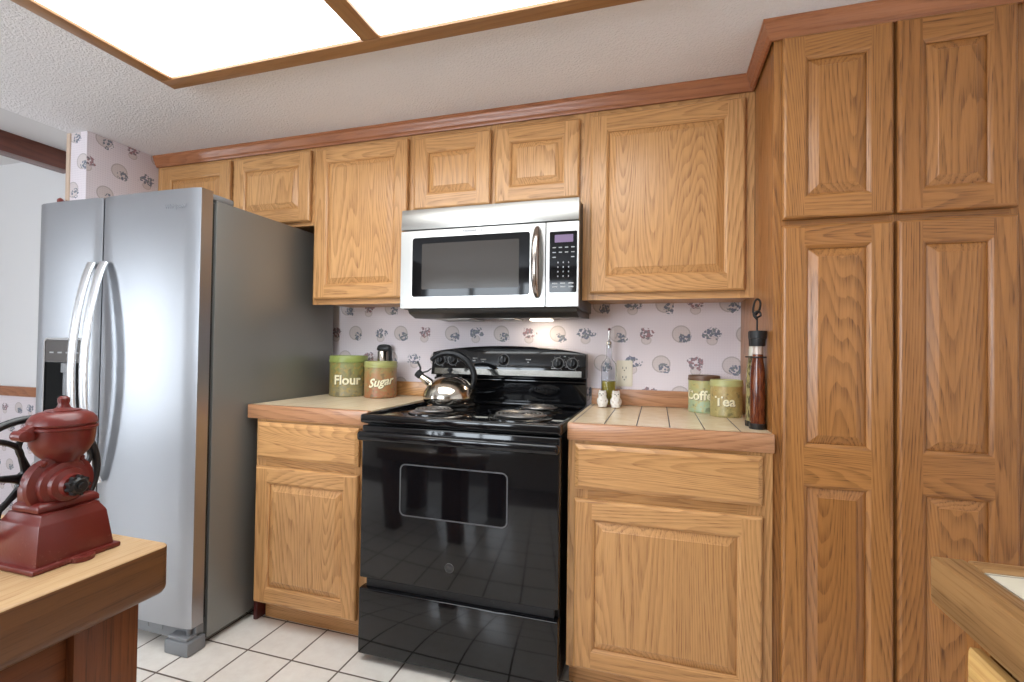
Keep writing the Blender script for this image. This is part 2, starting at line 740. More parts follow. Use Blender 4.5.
def add_door(parent, x0, x1, z0, z1, yf, opens=None, mats=None, t=.019, fwid=.062, name='door'):
    mv, mh = mats or (oakz, oakx)
    if opens is None:
        opens = [(x0 + fwid, x1 - fwid, z0 + fwid, z1 - fwid)]
    f, ps = door_meshes(x0, x1, z0, z1, yf, t, opens)
    d = part(name, f, [mv, mh], parent, ang=20)
    for p in ps:
        part('raised_panel', p, mv, d, ang=10)
    return d


def add_drawer(parent, x0, x1, z0, z1, yf, mat, t=.019):
    b = bmesh.new()
    def rect(i, y): return [b.verts.new(q) for q in ((x0 + i, y, z0 + i), (x1 - i, y, z0 + i), (x1 - i, y, z1 - i), (x0 + i, y, z1 - i))]
    Q = [rect(0, yf + t), rect(0, yf + .009), rect(.003, yf + .006), rect(.013, yf + .0005), rect(.015, yf)]
    for A, B in zip(Q, Q[1:]):
        for i in range(4):
            j = (i + 1) % 4
            b.faces.new((A[i], A[j], B[j], B[i]))
    b.faces.new(Q[-1]); b.faces.new(Q[0][::-1])
    bmesh.ops.recalc_face_normals(b, faces=b.faces[:])
    return part('drawer_front', b, mat, parent, ang=10)


def face_frame(bm, x0, x1, z0, z1, y0, y1, stiles, rails):
    """stiles: x spans (slot 0), rails: (x0,x1,z0,z1) (slot 1)"""
    for a, c in stiles:
        box(bm, a, c, y0, y1, z0, z1, mi=0)
    for a, c, d, g in rails:
        box(bm, a, c, y0 + .0004, y1, d, g, mi=1)


# ================================================================ THE ROOM
XR = 2.075
b = new(); box(b, -5.2, XR + .2, -2.95, .2, -.1, 0); struct('floor', b, floor_m, 'cream square tile floor with dark grout', 'floor')
b = new(); box(b, -5.2, XR + .2, YB - .2, -2.9505, -.1, 0)
struct('floor_dark_added', b, Mat('added_dark_floor', (.09, .055, .035), .6).m, 'dark floor added behind the camera to darken the oven door reflection', 'floor')  # unseen dark stretch of floor, added so the oven door reflects less light
b = new(); box(b, -1.70, XR + .2, YB - .2, .2, ZC, ZC + .4); struct('ceiling', b, ceil_m, 'textured grey-white kitchen ceiling', 'ceiling')
b = new(); box(b, -5.2, -1.7001, YB - .2, .2, ZD, ZD + .14); struct('ceiling_dining', b, dinceil, 'higher plain ceiling of the room beyond the kitchen', 'ceiling')
b = new(); box(b, -1.69, XR + .2, 0, .2, 0, ZC); struct('wall_back', b, paper_x, 'back wall with flowered wallpaper behind the range', 'wall')
b = new(); box(b, -5.2, -1.69, 0, .2, 0, ZD); struct('wall_dining', b, paper_d, 'far white wall with wallpaper below the chair rail', 'wall')
b = new(); box(b, XR, XR + .2, YB, 0, 0, ZC); struct('wall_right', b, whitewall, 'plain wall right of the pantry', 'wall')
# partition stub left of the refrigerator
b = new(); box(b, -1.690, -1.578, -.645, -.0005, 0, ZC - .0005, .003)
for f_ in b.faces:
    f_.normal_update()
    if abs(f_.normal.y) > .6:
        f_.material_index = 1
struct('wall_left', b, [paper_y, paper_x], 'short wallpapered wall left of the refrigerator', 'wall')
b = new(); box(b, -1.715, -1.6905, -.650, -.0005, 0, ZC - .001, .003)
struct('trim_1', b, Mat('pale_wood_trim', (.62, .47, .36), .5).m, 'narrow pale wood strip on the end of the short wall', 'trim')
# chair rail
b = new(); box(b, -5.0, -1.716, -.022, -.0005, .79, .858, .006); struct('trim_2', b, redx, 'brown wooden chair rail on the far wall', 'trim')
# walls round the rest, with their window openings
b = new()
box(b, -5.2, -2.0, YB - .15, YB, 0, ZD); box(b, .1, XR + .2, YB - .15, YB, 0, ZC); box(b, -2.0, .1, YB - .15, YB, 0, .8); box(b, -2.0, .1, YB - .15, YB, 2.06, ZD)
struct('wall_front', b, Mat('tan_wall_paint', (.46, .40, .34), .8).m, 'wall behind the camera', 'wall')
b = new()
box(b, -5.2, -5.0, YB, -4.3, 0, ZD); box(b, -5.2, -5.0, -3.6, 0, 0, ZD); box(b, -5.2, -5.0, -4.3, -3.6, 2.15, ZD); box(b, -5.2, -5.0, -4.3, -3.6, 0, .05)
struct('wall_far', b, whitewall, 'far wall of the dining room', 'wall')
b = new()
for xx in (-2.0, -1.32, -.64, .04):
    box(b, xx, xx + .06, YB - .1, YB - .04, .8, 2.06)
for zz in (.8, 1.40, 2.01):
    box(b, -2.0, .1, YB - .09, YB - .05, zz, zz + .05)
struct('window_1', b, whitewall, 'window frame behind the camera', 'window')
b = new()
for yy in (-4.3, -3.66):
    box(b, -5.12, -5.06, yy, yy + .06, .05, 2.15)
box(b, -5.12, -5.06, -4.3, -3.6, 2.09, 2.15); box(b, -5.12, -5.06, -4.3, -3.6, .05, .11)
struct('window_2', b, whitewall, 'glazed door frame of the dining room', 'window')
# wooden beam under the dining ceiling
b = new(); box(b, -2.86, -2.75, YB, -.0005, ZD - .125, ZD - .0005, .003)
struct('trim_3', b, beamw, 'dark brown ceiling beam in the far room', 'beam')
# crown moulding over the cabinets and round the pantry
b = new()
prof = [(0, 2.136), (.008, 2.136), (.011, 2.145), (.016, 2.149), (.019, 2.162), (.024, 2.169), (.026, 2.181), (.030, 2.185), (.030, ZC - .0006), (0, ZC - .0006)]
sweep_flat(b, [(-1.577, -.302), (1.396, -.302), (1.396, -.602), (XR - .001, -.602)], prof)
struct('trim_4', b, redx, 'reddish oak crown moulding along the top of the cabinets', 'trim')
# low oak strips at the back of the counters
b = new(); box(b, -.598, -.012, -.0185, -.0005, .921, .992, .003); struct('trim_5', b, oakx, 'low oak backsplash strip left of the range', 'trim')
b = new(); box(b, .772, 1.401, -.0185, -.0005, .921, .992, .003); struct('trim_6', b, edgex, 'low oak backsplash strip right of the range', 'trim')

# ================================================================ CEILING LIGHT
L = thing('ceiling_light', 'large fluorescent ceiling light with two white panels in a brown wood frame', 'ceiling light', (.17, -1.45, ZC))
x0, x1, y0, y1 = -.743, 1.115, -2.05, -.862
zb = 2.158
for ya, yb_ in ((y1 - .058, y1), (y0, y0 + .058)):
    b = new(); box(b, x0, x1, ya, yb_, zb, ZC - .0005, .003)
    part('frame_rail', b, lampx, L)
for xa, xb_ in ((x0, x0 + .058), (x1 - .058, x1)):
    b = new(); box(b, xa, xb_, y0 + .0585, y1 - .0585, zb, ZC - .0005, .003)
    part('frame_rail', b, lampy, L)
b = new(); box(b, .137, .203, y0 + .0585, y1 - .0585, zb, ZC - .0005, .003)
part('divider', b, lampy, L)
for a, c in ((x0 + .0585, .1365), (.2035, x1 - .0585)):
    b = new(); box(b, a, c, y0 + .0585, y1 - .0585, zb + .009, zb + .014)
    part('diffuser', b, diff_m, L)

# ================================================================ WALL CABINETS
YF, YD = -.2975, -.322     # face frame front, door front (doors stand proud)


def wall_cabinet(label, x0, x1, z0, stiles, doors, zdoor, zr0, mats=None):
    r = thing('wall_cabinet', label, 'cabinet', ((x0 + x1) / 2, -.15, z0), 'oak wall cabinets above the counter')
    b = new()
    box(b, x0, x1, YF + .019, -.0008, z0 + .012, 2.1835)
    part('carcass', b, oakz, r)
    b = new()
    face_frame(b, x0, x1, z0, 2.1835, YF, YF + .0188, stiles, [(x0 + .02, x1 - .02, z0, zr0), (x0 + .02, x1 - .02, zdoor[1] - .03, 2.1835)])
    part('face_frame', b, [oakz, oakx], r)
    for a, c in doors:
        add_door(r, a, c, zdoor[0], zdoor[1], YD, fwid=.062)
    return r


wall_cabinet('short oak double-door wall cabinet above the refrigerator', -1.5765, -.5452, 1.757,
             [(-1.5765, -1.51), (-1.06, -1.015), (-.575, -.5452)], [(-1.525, -1.052), (-1.026, -.557)], (1.775, 2.120), 1.80)
wall_cabinet('tall narrow single-door oak wall cabinet left of the microwave', -.5448, -.0065, 1.370,
             [(-.5448, -.51), (-.045, -.0065)], [(-.526, -.030)], (1.394, 2.118), 1.41)
wall_cabinet('short oak double-door wall cabinet above the microwave', -.006, .7655, 1.766,
             [(-.006, .03), (.345, .41), (.735, .7655)], [(.004, .368), (.390, .752)], (1.788, 2.112), 1.80)
wall_cabinet('wide single-door oak wall cabinet between microwave and pantry', .766, 1.4010, 1.370,
             [(.766, .83), (1.345, 1.4010)], [(.798, 1.368)], (1.396, 2.114), 1.42)

# ================================================================ PANTRY
P_ = thing('pantry_cabinet', 'floor to ceiling oak pantry cabinet with four raised panel doors', 'cabinet', (1.73, -.3, 0))
PX0 = 1.4018
b = new(); box(b, PX0, XR - .002, -.583, -.0008, .0, 2.1835)
part('carcass', b, poakz, P_)
b = new()
face_frame(b, PX0, XR - .002, 0, 2.1835, -.598, -.5832, [(PX0, 1.445), (1.70, 1.73), (1.985, XR - .002)],
           [(1.44, 2.0, 0, .13), (1.44, 2.0, 1.54, 1.59), (1.44, 2.0, 2.11, 2.1835)])
part('face_frame', b, [poakz, poakx], P_)
for a, c in ((1.424, 1.7095), (1.7195, 1.995)):
    add_door(P_, a, c, 1.574, 2.134, -.622, [(a + .058, c - .056, 1.636, 2.066)], (poakz, poakx))
    add_door(P_, a, c, .10, 1.553, -.622, [(a + .058, c - .056, .17, .778), (a + .058, c - .056, .888, 1.492)], (poakz, poakx))


# ================================================================ BASE CABINETS
def base_cabinet(label, x0, x1, stiles, dx0, dx1):
    r = thing('base_cabinet', label, 'cabinet', ((x0 + x1) / 2, -.3, 0), 'oak base cabinets beside the range')
    b = new(); box(b, x0, x1, -.596, -.002, .096, .8620)
    part('carcass', b, oakz, r)
    b = new()
    face_frame(b, x0, x1, .096, .8620, -.611, -.5962, stiles, [(x0 + .02, x1 - .02, .096, .13), (x0 + .02, x1 - .02, .66, .71), (x0 + .02, x1 - .02, .835, .8620)])
    part('face_frame', b, [oakz, oakx], r)
    add_drawer(r, dx0, dx1, .700, .851, -.635, oakx)
    add_door(r, dx0, dx1, .108, .668, -.635, fwid=.060)
    b = new(); box(b, x0, x1, -.545, -.53, .0, .0955)
    part('toe_kick', b, oakx, r)
    return r


base_cabinet('narrow oak base cabinet between refrigerator and range', -.553, -.0065, [(-.553, -.505), (-.075, -.0065)], -.537, -.047)
base_cabinet('wide oak base cabinet between range and pantry', .772, 1.4010, [(.772, .84), (1.33, 1.4010)], .797, 1.371)

# ================================================================ COUNTERTOPS
def countertop(label, x0, x1, tile, splash):
    r = thing('countertop', label, 'countertop', ((x0 + x1) / 2, -.3, .865))
    b = new(); box(b, x0, x1, -.6045, -.002, .8655, .9195)
    part('tile_top', b, tile, r)
    b = new(); box(b, x0, x1 + (.003 if x1 > 1 else 0), -.6275, -.6045, .8625, .9205, .004)
    part('wood_edge', b, edgex, r)


countertop('short cream countertop with oak edge left of the range', -.592, -.0085, ctile_l, None)
countertop('cream tiled countertop with oak edge right of the range', .770, 1.4010, ctile_m, None)

# ================================================================ REFRIGERATOR
FX0, FX1 = -1.510, -.604
R_ = thing('refrigerator', 'stainless steel side by side refrigerator with curved handles and dispenser', 'refrigerator', ((FX0 + FX1) / 2, -.45, 0))
b = new(); box(b, FX0 + .003, FX1, -.785, -.06, .03, 1.737, .004)
part('body', b, fridge_side, R_, 'grey painted cabinet body')
b = new(); box(b, FX0 + .01, FX1 - .012, -.80, -.7855, .11, 1.725)
part('gasket', b, blackmat, R_, 'dark door gasket')
b = new(); box(b, FX0 + .01, FX1 - .01, -.825, -.79, .03, .095, .004)
for k in range(9):
    box(b, FX0 + .08 + k * .075, FX0 + .13 + k * .075, -.827, -.8245, .055, .075)
part('base_grille', b, plasticgrey, R_, 'grey plastic base grille')
b = new()
box(b, FX1 - .115, FX1 + .002, -.868, -.79, .0, .052, .006)
box(b, FX1 - .105, FX1 - .01, -.862, -.80, .053, .066, .003)
tube(b, [(FX1 - .03, -.835, .05), (FX1 - .03, -.835, .105)], .009)
hb = part('hinge_foot', b, plasticgrey, R_, 'grey lower hinge and foot')
b = new(); box(b, FX1 - .11, FX1 - .005, -.83, -.70, 1.7375, 1.762, .006)
part('hinge_cover', b, plasticgrey, R_)


def fridge_door(x0, x1, hx, label):
    b = new()
    # gently bowed front
    n = 14
    poly = [(x0, -.803)]
    for k in range(n + 1):
        t = k / n
        x = x0 + (x1 - x0) * t
        e = min(t, 1 - t) * (x1 - x0)
        y = -.858 - .006 * (1 - (2 * t - 1) ** 2)
        if e < .008:
            y = -.858 + .006 * (1 - e / .008)
        poly.append((x, y))
    poly.append((x1, -.803))
    prism(b, poly, 'z', .100, 1.768)
    d = part('door', b, fridge_steel, R_, label)
    b = new()
    zt, zb_ = 1.497, .612
    pts = []
    for k in range(25):
        t = k / 24
        z = zt + (zb_ - zt) * t
        pts.append((hx, -.868 - .062 * math.sin(math.pi * t) ** .75 - .004, z))
    tube(b, pts, .010, 12, sx=2.1, upv=(0, 1, 0))
    part('handle', b, handle_steel, d, 'curved bright steel bar handle')
    return d


d1 = fridge_door(FX0, -1.128, -1.158, 'narrow freezer door')
d2 = fridge_door(-1.121, FX1, -1.088, 'wide refrigerator door')
# dispenser on the freezer door
b = new()
frame_ring(b, rrect(-1.436, -1.200, .76, 1.190, .018), rrect(-1.428, -1.208, .768, 1.182, .012), -.871, -.8625)
dp = part('dispenser_frame', b, chrome, d1)
b = new(); plate(b, -1.427, -1.209, 1.088, 1.181, .006, -.8695, -.8625)
part('dispenser_panel', b, Mat('dispenser_panel_dark', (.06, .05, .045), .25, Specular_IOR_Level=.3).m, d1)
b = new()
# recess drawn as a flat black plate with a low lip, no hollow
box(b, -1.427, -1.209, -.8655, -.8630, .769, 1.087)
box(b, -1.427, -1.209, -.8690, -.8655, .769, .785)
part('dispenser_niche', b, Mat('dispenser_niche_black', (.004, .004, .004), .7, Specular_IOR_Level=.1).m, d1)
b = new(); box(b, -1.315, -1.265, -.879, -.8658, 1.045, 1.085, .003); box(b, -1.305, -1.275, -.876, -.8658, .95, 1.05, .003)
part('dispenser_paddle', b, plasticgrey, d1)
t = text_bm('Whirlpool', .024, .0004, shear=.2)
bmesh.ops.translate(t, verts=t.verts[:], vec=(-.722, -.8655, 1.700))
part('lettering', t, Mat('steel_lettering', (.22, .23, .25), .4).m, d2)
# small dispenser icons
for k in range(4):
    b = new()
    box(b, -1.40 + k * .05, -1.375 + k * .05, -.8702, -.8696, 1.125, 1.131)
    part('dispenser_mark', b, dimink, d1)

# ================================================================ MICROWAVE
YM = -.403
M_ = thing('microwave', 'stainless over the range microwave oven with dark window and keypad', 'microwave', (.38, -.2, 1.3))
b = new(); box(b, -.004, .764, YM + .028, -.0025, 1.335, 1.762, .002)
part('body', b, Mat('microwave_case', (.05, .048, .045), .35).m, M_, 'dark case')
b = new()
prism(b, [(YM - .003, 1.674), (YM + .0275, 1.674), (YM + .0275, 1.763), (YM + .004, 1.763)], 'x', -.006, .767, .0015)
part('vent_band', b, mw_steel, M_)
# door
dx0, dx1, dz0, dz1 = -.006, .634, 1.337, 1.669
b = new()
wx0, wx1, wz0, wz1 = .050, .572, 1.385, 1.638
plate(b, dx0, dx1, dz0, dz1, .003, YM, YM + .0272)
md = part('door', b, mw_steel, M_)
b = new(); frame_ring(b, rrect(wx0 - .006, wx1 + .006, wz0 - .006, wz1 + .006, .016), rrect(wx0, wx1, wz0, wz1, .012), YM - .0025, YM - .0002)
part('window_bezel', b, Mat('pale_bezel', (.66, .65, .62), .3, .8).m, md)
b = new(); plate(b, wx0, wx1, wz0, wz1, .012, YM - .0012, YM - .0002)
part('window_glass', b, glassblk, md, 'black glass with a grey mesh screen')
b = new(); plate(b, wx0 + .045, wx1 - .045, wz0 + .032, wz1 - .026, .006, YM - .0016, YM - .00125)
part('mesh_screen', b, Mat('window_mesh_grey', (.060, .053, .048), .12, Specular_IOR_Level=.22).m, md)
b = new()
pts = []
for k in range(21):
    t = k / 20
    pts.append((.603, YM - .006 - .036 * math.sin(math.pi * t) ** .6, 1.652 - .277 * t))
tube(b, pts, [.006 + .006 * math.sin(math.pi * k / 20) ** .5 for k in range(21)], 14, sx=1.35, upv=(0, 1, 0))
part('handle', b, mw_handle, md, 'bronze-toned curved bar handle')
b = new(); plate(b, .262, .364, 1.6475, 1.6645, .002, YM - .003, YM - .0002)
bd = part('badge', b, Mat('badge_grey', (.45, .45, .45), .3, .6).m, md)
t = text_bm('KitchenAid', .0125, .0003)
bmesh.ops.translate(t, verts=t.verts[:], vec=(.313, YM - .0034, 1.656))
part('lettering', t, slotdark, md)
# controls
b = new(); plate(b, .638, .767, dz0, dz1, .003, YM, YM + .0272)
mc = part('control_panel', b, mw_steel, M_)
b = new(); plate(b, .652, .760, 1.392, 1.631, .005, YM - .0015, YM - .0002)
part('keypad', b, glassblk, mc)
dispm = Mat('display_violet', (.05, .03, .07), .3, Emission_Color=(.38, .24, .44), Emission_Strength=.35).m
b = new(); plate(b, .672, .745, 1.588, 1.618, .002, YM - .002, YM - .0016)
part('display', b, dispm, mc)
b = new()
for r in range(3):
    for c in range(4):
        if r == 2 and c in (1, 2):
            continue
        xx = .664 + c * .0245
        zz = 1.566 - r * .019
        box(b, xx, xx + .013, YM - .0019, YM - .0016, zz, zz + .004)
for r in range(4):
    for c in range(3):
        xx = .684 + c * .021
        zz = 1.506 - r * .018
        box(b, xx, xx + .004, YM - .0019, YM - .0016, zz, zz + .006)
for r in range(2):
    for c in range(3):
        box(b, .664 + c * .032, .684 + c * .032, YM - .0019, YM - .0016, 1.425 - r * .014, 1.430 - r * .014)
part('key_print', b, dimink, mc)
# underside hood
b = new()
prism(b, [(YM + .035, 1.3345), (-.004, 1.3345), (-.004, 1.312), (YM + .10, 1.300), (YM + .045, 1.318)], 'x', .012, .756, .002)
un = part('underside', b, Mat('microwave_underside', (.07, .065, .06), .4, .5).m, M_)
for a, c in ((.10, .28), (.40, .47)):
    b = new(); box(b, a, c, -.27, -.12, 1.296, 1.3035, .002)
    part('grease_filter', b, Mat('filter_mesh', (.35, .33, .30), .35, .9).m, un)
lampm = Mat('cooktop_lamp_lens', (.9, .85, .75), .4, Emission_Color=(1.0, .86, .66), Emission_Strength=4.0).m
b = new(); box(b, .505, .60, -.14, -.075, 1.298, 1.3065, .002)
part('lamp_lens', b, lampm, un)
li = bpy.data.lights.new('cooktop_lamp', 'AREA')
li.shape = 'RECTANGLE'; li.size = .09; li.size_y = .06
li.energy = .45
li.color = (1.0, .86, .66)
lo = bpy.data.objects.new('cooktop_lamp', li)
lo.location = (.5525 - .38, -.107 + .2, 1.2955 - 1.3)
lo.rotation_euler = (math.radians(14), 0, 0)
COL.objects.link(lo)
lo.parent = M_

# ================================================================ RANGE
S_ = thing('electric_range', 'black electric coil range with oven door and storage drawer', 'range', (.38, -.35, 0))
b = new(); box(b, .006, .752, -.640, -.035, .035, .880, .003)
part('body', b, blacksatin, S_)
# cooktop with a raised rim
b = new()
box(b, .001, .757, -.672, -.035, .8805, .906, .004)
part_top = b
box(b, -.006, .757, -.684, -.660, .884, .9165, .008, 3)
box(b, -.006, .012, -.672, -.06, .9, .9165, .005)
box(b, .742, .757, -.672, -.06, .9, .9165, .005)
part('cooktop', b, blackgloss, S_)
# burners
for (bx, by, R) in ((.205, -.485, .080), (.195, -.262, .096), (.565, -.485, .100), (.575, -.235, .080)):
    b = new()
    lathe(b, [(R * .30, .9065), (R * .9, .9068), (R + .006, .9125), (R + .018, .914), (R + .024, .9115), (R + .025, .9063)], (bx, by, 0), 48)
    bu = part('burner', b, pan_m, S_, 'shiny drip pan with a coil element')
    b = new()
    turns = 4 if R < .09 else 5
    pts = []
    n = turns * 26
    for k in range(n + 1):
        t = k / n
        rr = R * (.20 + .78 * t)
        an = t * turns * 2 * math.pi
        pts.append((bx + rr * math.cos(an), by + rr * math.sin(an), .9215))
    tube(b, pts, .0046, 8)
    for a in (0, 120, 240):
        ca, sa = math.cos(math.radians(a + 90)), math.sin(math.radians(a + 90))
        tube(b, [(bx + .012 * ca, by + .012 * sa, .9145), (bx + (R + .004) * ca, by + (R + .004) * sa, .9145)], .002, 6)
    lathe(b, [(0, .918), (.012, .918), (.012, .9255), (0, .926)], (bx, by, 0), 16)
    part('coil', b, coil_m, bu)
# backguard: curved top outline
b = new()
top = [(.001 + .755 * k / 20, 1.148 + .034 * (1 - (2 * k / 20 - 1) ** 2) ** .8) for k in range(21)]
outline = [(.757, 1.040), (.001, 1.040)] + top
bb = bmesh.new()
ys = {}
def sl(z): return -.088 - (1.18 - z) * .16
A = [bb.verts.new((x, sl(z), z)) for x, z in outline]
B = [bb.verts.new((x, -.028, z)) for x, z in outline]
bb.faces.new(A); bb.faces.new(B)
for i in range(len(A)):
    j = (i + 1) % len(A)
    bb.faces.new((A[i], A[j], B[j], B[i]))
bmesh.ops.recalc_face_normals(bb, faces=bb.faces[:])
bmesh.ops.bevel(bb, geom=[e for e in bb.edges if all(v.co.y < -.05 for v in e.verts)], offset=.005, segments=3, profile=.5, affect='EDGES')
join(b, bb)
bg_ = part('backguard', b, blackgloss, S_, ang=40)
b = new()
prism(b, [(-.066, .908), (-.066, 1.008), (-.078, 1.016), (-.078, 1.024), (-.060, 1.030), (-.060, 1.0395), (-.028, 1.0395), (-.028, .908)], 'x', .004, .754, .0015)
prism(b, [(-.094, .9068), (-.094, .916), (-.066, .924), (-.060, .9068)], 'x', .004, .754, .001)
part('riser', b, blackgloss, bg_)
b = new()
prism(b, [(sl(1.045) - .0012, 1.045), (sl(1.072) - .0012, 1.072), (sl(1.072) + .002, 1.072), (sl(1.045) + .002, 1.045)], 'x', .020, .738)
part('trim_strip', b, Mat('dark_mirror_strip', (.30, .29, .26), .10, 1.0).m, bg_)
tilt = math.atan(.16)
for kx, kz, kr in ((.045, 1.110, .019), (.112, 1.112, .019), (.370, 1.116, .020), (.630, 1.106, .019), (.695, 1.105, .019)):
    b = new()
    lathe(b, [(kr + .004, 0), (kr + .004, .002), (kr, .004), (kr * .92, .016), (kr * .8, .019), (0, .019)], (0, 0, 0), 28)
    box(b, -.0045, .0045, -kr * .95, kr * .95, .018, .027, .002)
    bmesh.ops.rotate(b, verts=b.verts[:], matrix=Matrix.Rotation(math.radians(90) - tilt, 3, 'X'))
    bmesh.ops.translate(b, verts=b.verts[:], vec=(kx, sl(kz) - .0003, kz))
    kn = part('knob', b, blacksatin, bg_)
    b = new()
    r0 = kr + .007
    lathe(b, [(r0, .0003), (r0, .0010), (r0 + .0016, .0010), (r0 + .0016, .0003)], (0, 0, 0), 32)
    for a in range(0, 300, 45 if abs(kx - .37) > .01 else 300):
        ca = math.radians(a - 60)
        box(b, (r0 + .006) * math.cos(ca) - .002, (r0 + .006) * math.cos(ca) + .002, (r0 + .006) * math.sin(ca) - .002, (r0 + .006) * math.sin(ca) + .002, .0003, .0008)
    box(b, -.002, .002, kr * .2, kr * .8, .0271, .0276)
    bmesh.ops.rotate(b, verts=b.verts[:], matrix=Matrix.Rotation(math.radians(90) - tilt, 3, 'X'))
    bmesh.ops.translate(b, verts=b.verts[:], vec=(kx, sl(kz) - .0003, kz))
    part('dial_marks', b, faintink, kn)
b = new()
for xx, zz, w in ((.215, 1.120, .022), (.215, 1.108, .016), (.255, 1.115, .028), (.262, 1.104, .010), (.478, 1.118, .024), (.486, 1.106, .008), (.655, 1.135, .01), (.60, 1.08, .02)):
    box(b, xx, xx + w, sl(zz) - .0009, sl(zz) + .001, zz, zz + .0045)
part('panel_print', b, dimink, bg_)
# oven door
b = new()
box(b, .002, .756, -.680, -.641, .309, .876, .006, 3)
od = part('oven_door', b, blackgloss, S_)
b = new()
box(b, .001, .757, -.716, -.6805, .823, .858, .011, 3)
part('handle', b, blackgloss, od, 'wide black bar handle')
b = new()
frame_ring(b, rrect(.165, .578, .556, .745, .022), rrect(.1695, .5735, .5605, .7405, .018), -.6815, -.6802)
part('window_outline', b, greyline, od)
b = new(); plate(b, .170, .573, .561, .740, .018, -.6808, -.6802)
part('window_glass', b, glassblk, od)
b = new()
lathe(b, [(.0165, 0), (.0165, .0008), (.0150, .0008), (.0150, 0)], (.366, -.6802, .394), 32, axis='-y')
for s in (1, -1):
    tube(b, smooth_pts([(.366 - .008, -.6807, .394 + s * .006), (.366 - .002, -.6807, .394 - s * .004), (.366 + .003, -.6807, .394 + s * .005), (.366 + .009, -.6807, .394 - s * .004)], 6), .0011, 6)
part('emblem', b, Mat('emblem_silver', (.34, .34, .34), .3, .7).m, od, 'small round silver monogram emblem')
# storage drawer
b = new(); box(b, .002, .756, -.683, -.641, .030, .272, .005, 3)
part('storage_drawer', b, blackgloss, S_)
b = new(); box(b, .02, .738, -.660, -.6405, .2725, .3085)
for xx in (.03, .31, .52):
    lathe(b, [(.006, 0), (.006, .002), (0, .002)], (xx, -.66, .290), 12, axis='-y')
part('air_gap', b, blackmat, S_)
for fx in (.05, .70):
    b = new(); lathe(b, [(.014, 0), (.019, .004), (.019, .014), (.010, .018), (.010, .0345)], (fx, -.622, 0), 18)
    part('foot', b, blackmat, S_)

# ================================================================ WALL OUTLET
O_ = thing('wall_outlet', 'almond duplex wall outlet on the wallpaper beside the oil bottle', 'outlet', (.919, -.002, 1.064))
b = new(); frame_ring(b, rrect(.883, .954, 1.005, 1.123, .006), rrect(.888, .949, 1.010, 1.118, .004), -.0045, -.0006)
plate(b, .888, .949, 1.010, 1.118, .004, -.0068, -.0006)
part('cover_plate', b, creamplastic, O_)
for zz in (1.043, 1.085):
    b = new(); plate(b, .902, .935, zz - .014, zz + .014, .012, -.0085, -.0069)
    s_ = part('socket', b, creamplastic, O_)
    b = new()
    box(b, .910, .9125, -.0090, -.0086, zz - .001, zz + .009); box(b, .9245, .927, -.0090, -.0086, zz - .001, zz + .009)
    lathe(b, [(.0028, 0), (.0028, .0003), (0, .0003)], (.9185, -.0086, zz - .007), 12, axis='-y')
    part('slot', b, slotdark, s_)

# ================================================================ CANISTERS
def tin_mat(name, top, mid, low, accent, seed):
    m = Mat(name, rough=.38)
    v = m.coords(False)
    x, y, z = m.sep(v)
    n = m.noise(v, 26, 4, .65)
    n2 = m.noise(v, 55 + seed, 3, .6)
    g = (z / .17 + (n - .5) * .9)
    c = m.mix(g.ss(.15, .55), low, mid)
    c = m.mix(g.ss(.6, .95), c, top)
    n3 = m.noise(v, 34 + seed, 2, .5)
    c = m.mix(n2.ss(.50, .62) * .75, c, accent)
    c = m.mix(n3.ss(.56, .68) * .6, c, (.10, .09, .045))
    m.set('Base Color', c)
    return m.m


goldink = Mat('cream_lettering', (.80, .74, .52), .45).m
shadowink = Mat('lettering_shadow', (.10, .07, .04), .5).m
CZ = .9203


def canister(label, cx, cy, r, h, lid_h, tinm, lidm, word, size, ang, shear=0.0, zt=.45, rise=0.0, dx=0.0):
    c = thing('canister', label, 'canister', (cx, cy, CZ), 'kitchen storage tins')
    b = new()
    hb = h - lid_h
    lathe(b, [(0, .0), (r * .97, .0), (r, .004), (r, .010), (r * .985, .013), (r * .985, hb - .004), (r * .97, hb), (0, hb)], (cx, cy, CZ), 56)
    body = part('tin', b, tinm, c)
    b = new()
    lathe(b, [(r * .99, hb + .0002), (r * 1.02, hb + .0005), (r * 1.02, hb + lid_h * .35), (r * 1.0, hb + lid_h * .42), (r * 1.0, hb + lid_h * .85), (r * .97, hb + lid_h), (r * .90, hb + lid_h), (r * .87, hb + lid_h * .85), (0, hb + lid_h * .85)], (cx, cy, CZ), 56)
    part('lid', b, lidm, c)
    # curved lettering, with its dark drop shadow printed under it
    for off, rr, mm, nm in ((.0018, r * .985 + .0004, shadowink, 'lettering_shadow'), (0, r * .985 + .0010, goldink, 'lettering')):
        t = text_bm(word, size, .0003, shear, offset=size * .028)
        for v in t.verts:
            d = v.co.y
            x = v.co.x + off + dx
            z = v.co.z - off + rise * v.co.x
            a = math.radians(ang) + x / r
            v.co = Vector((cx + (rr - d) * math.sin(a), cy - (rr - d) * math.cos(a), CZ + h * zt + z))
        part(nm, t, mm, body)
    return c


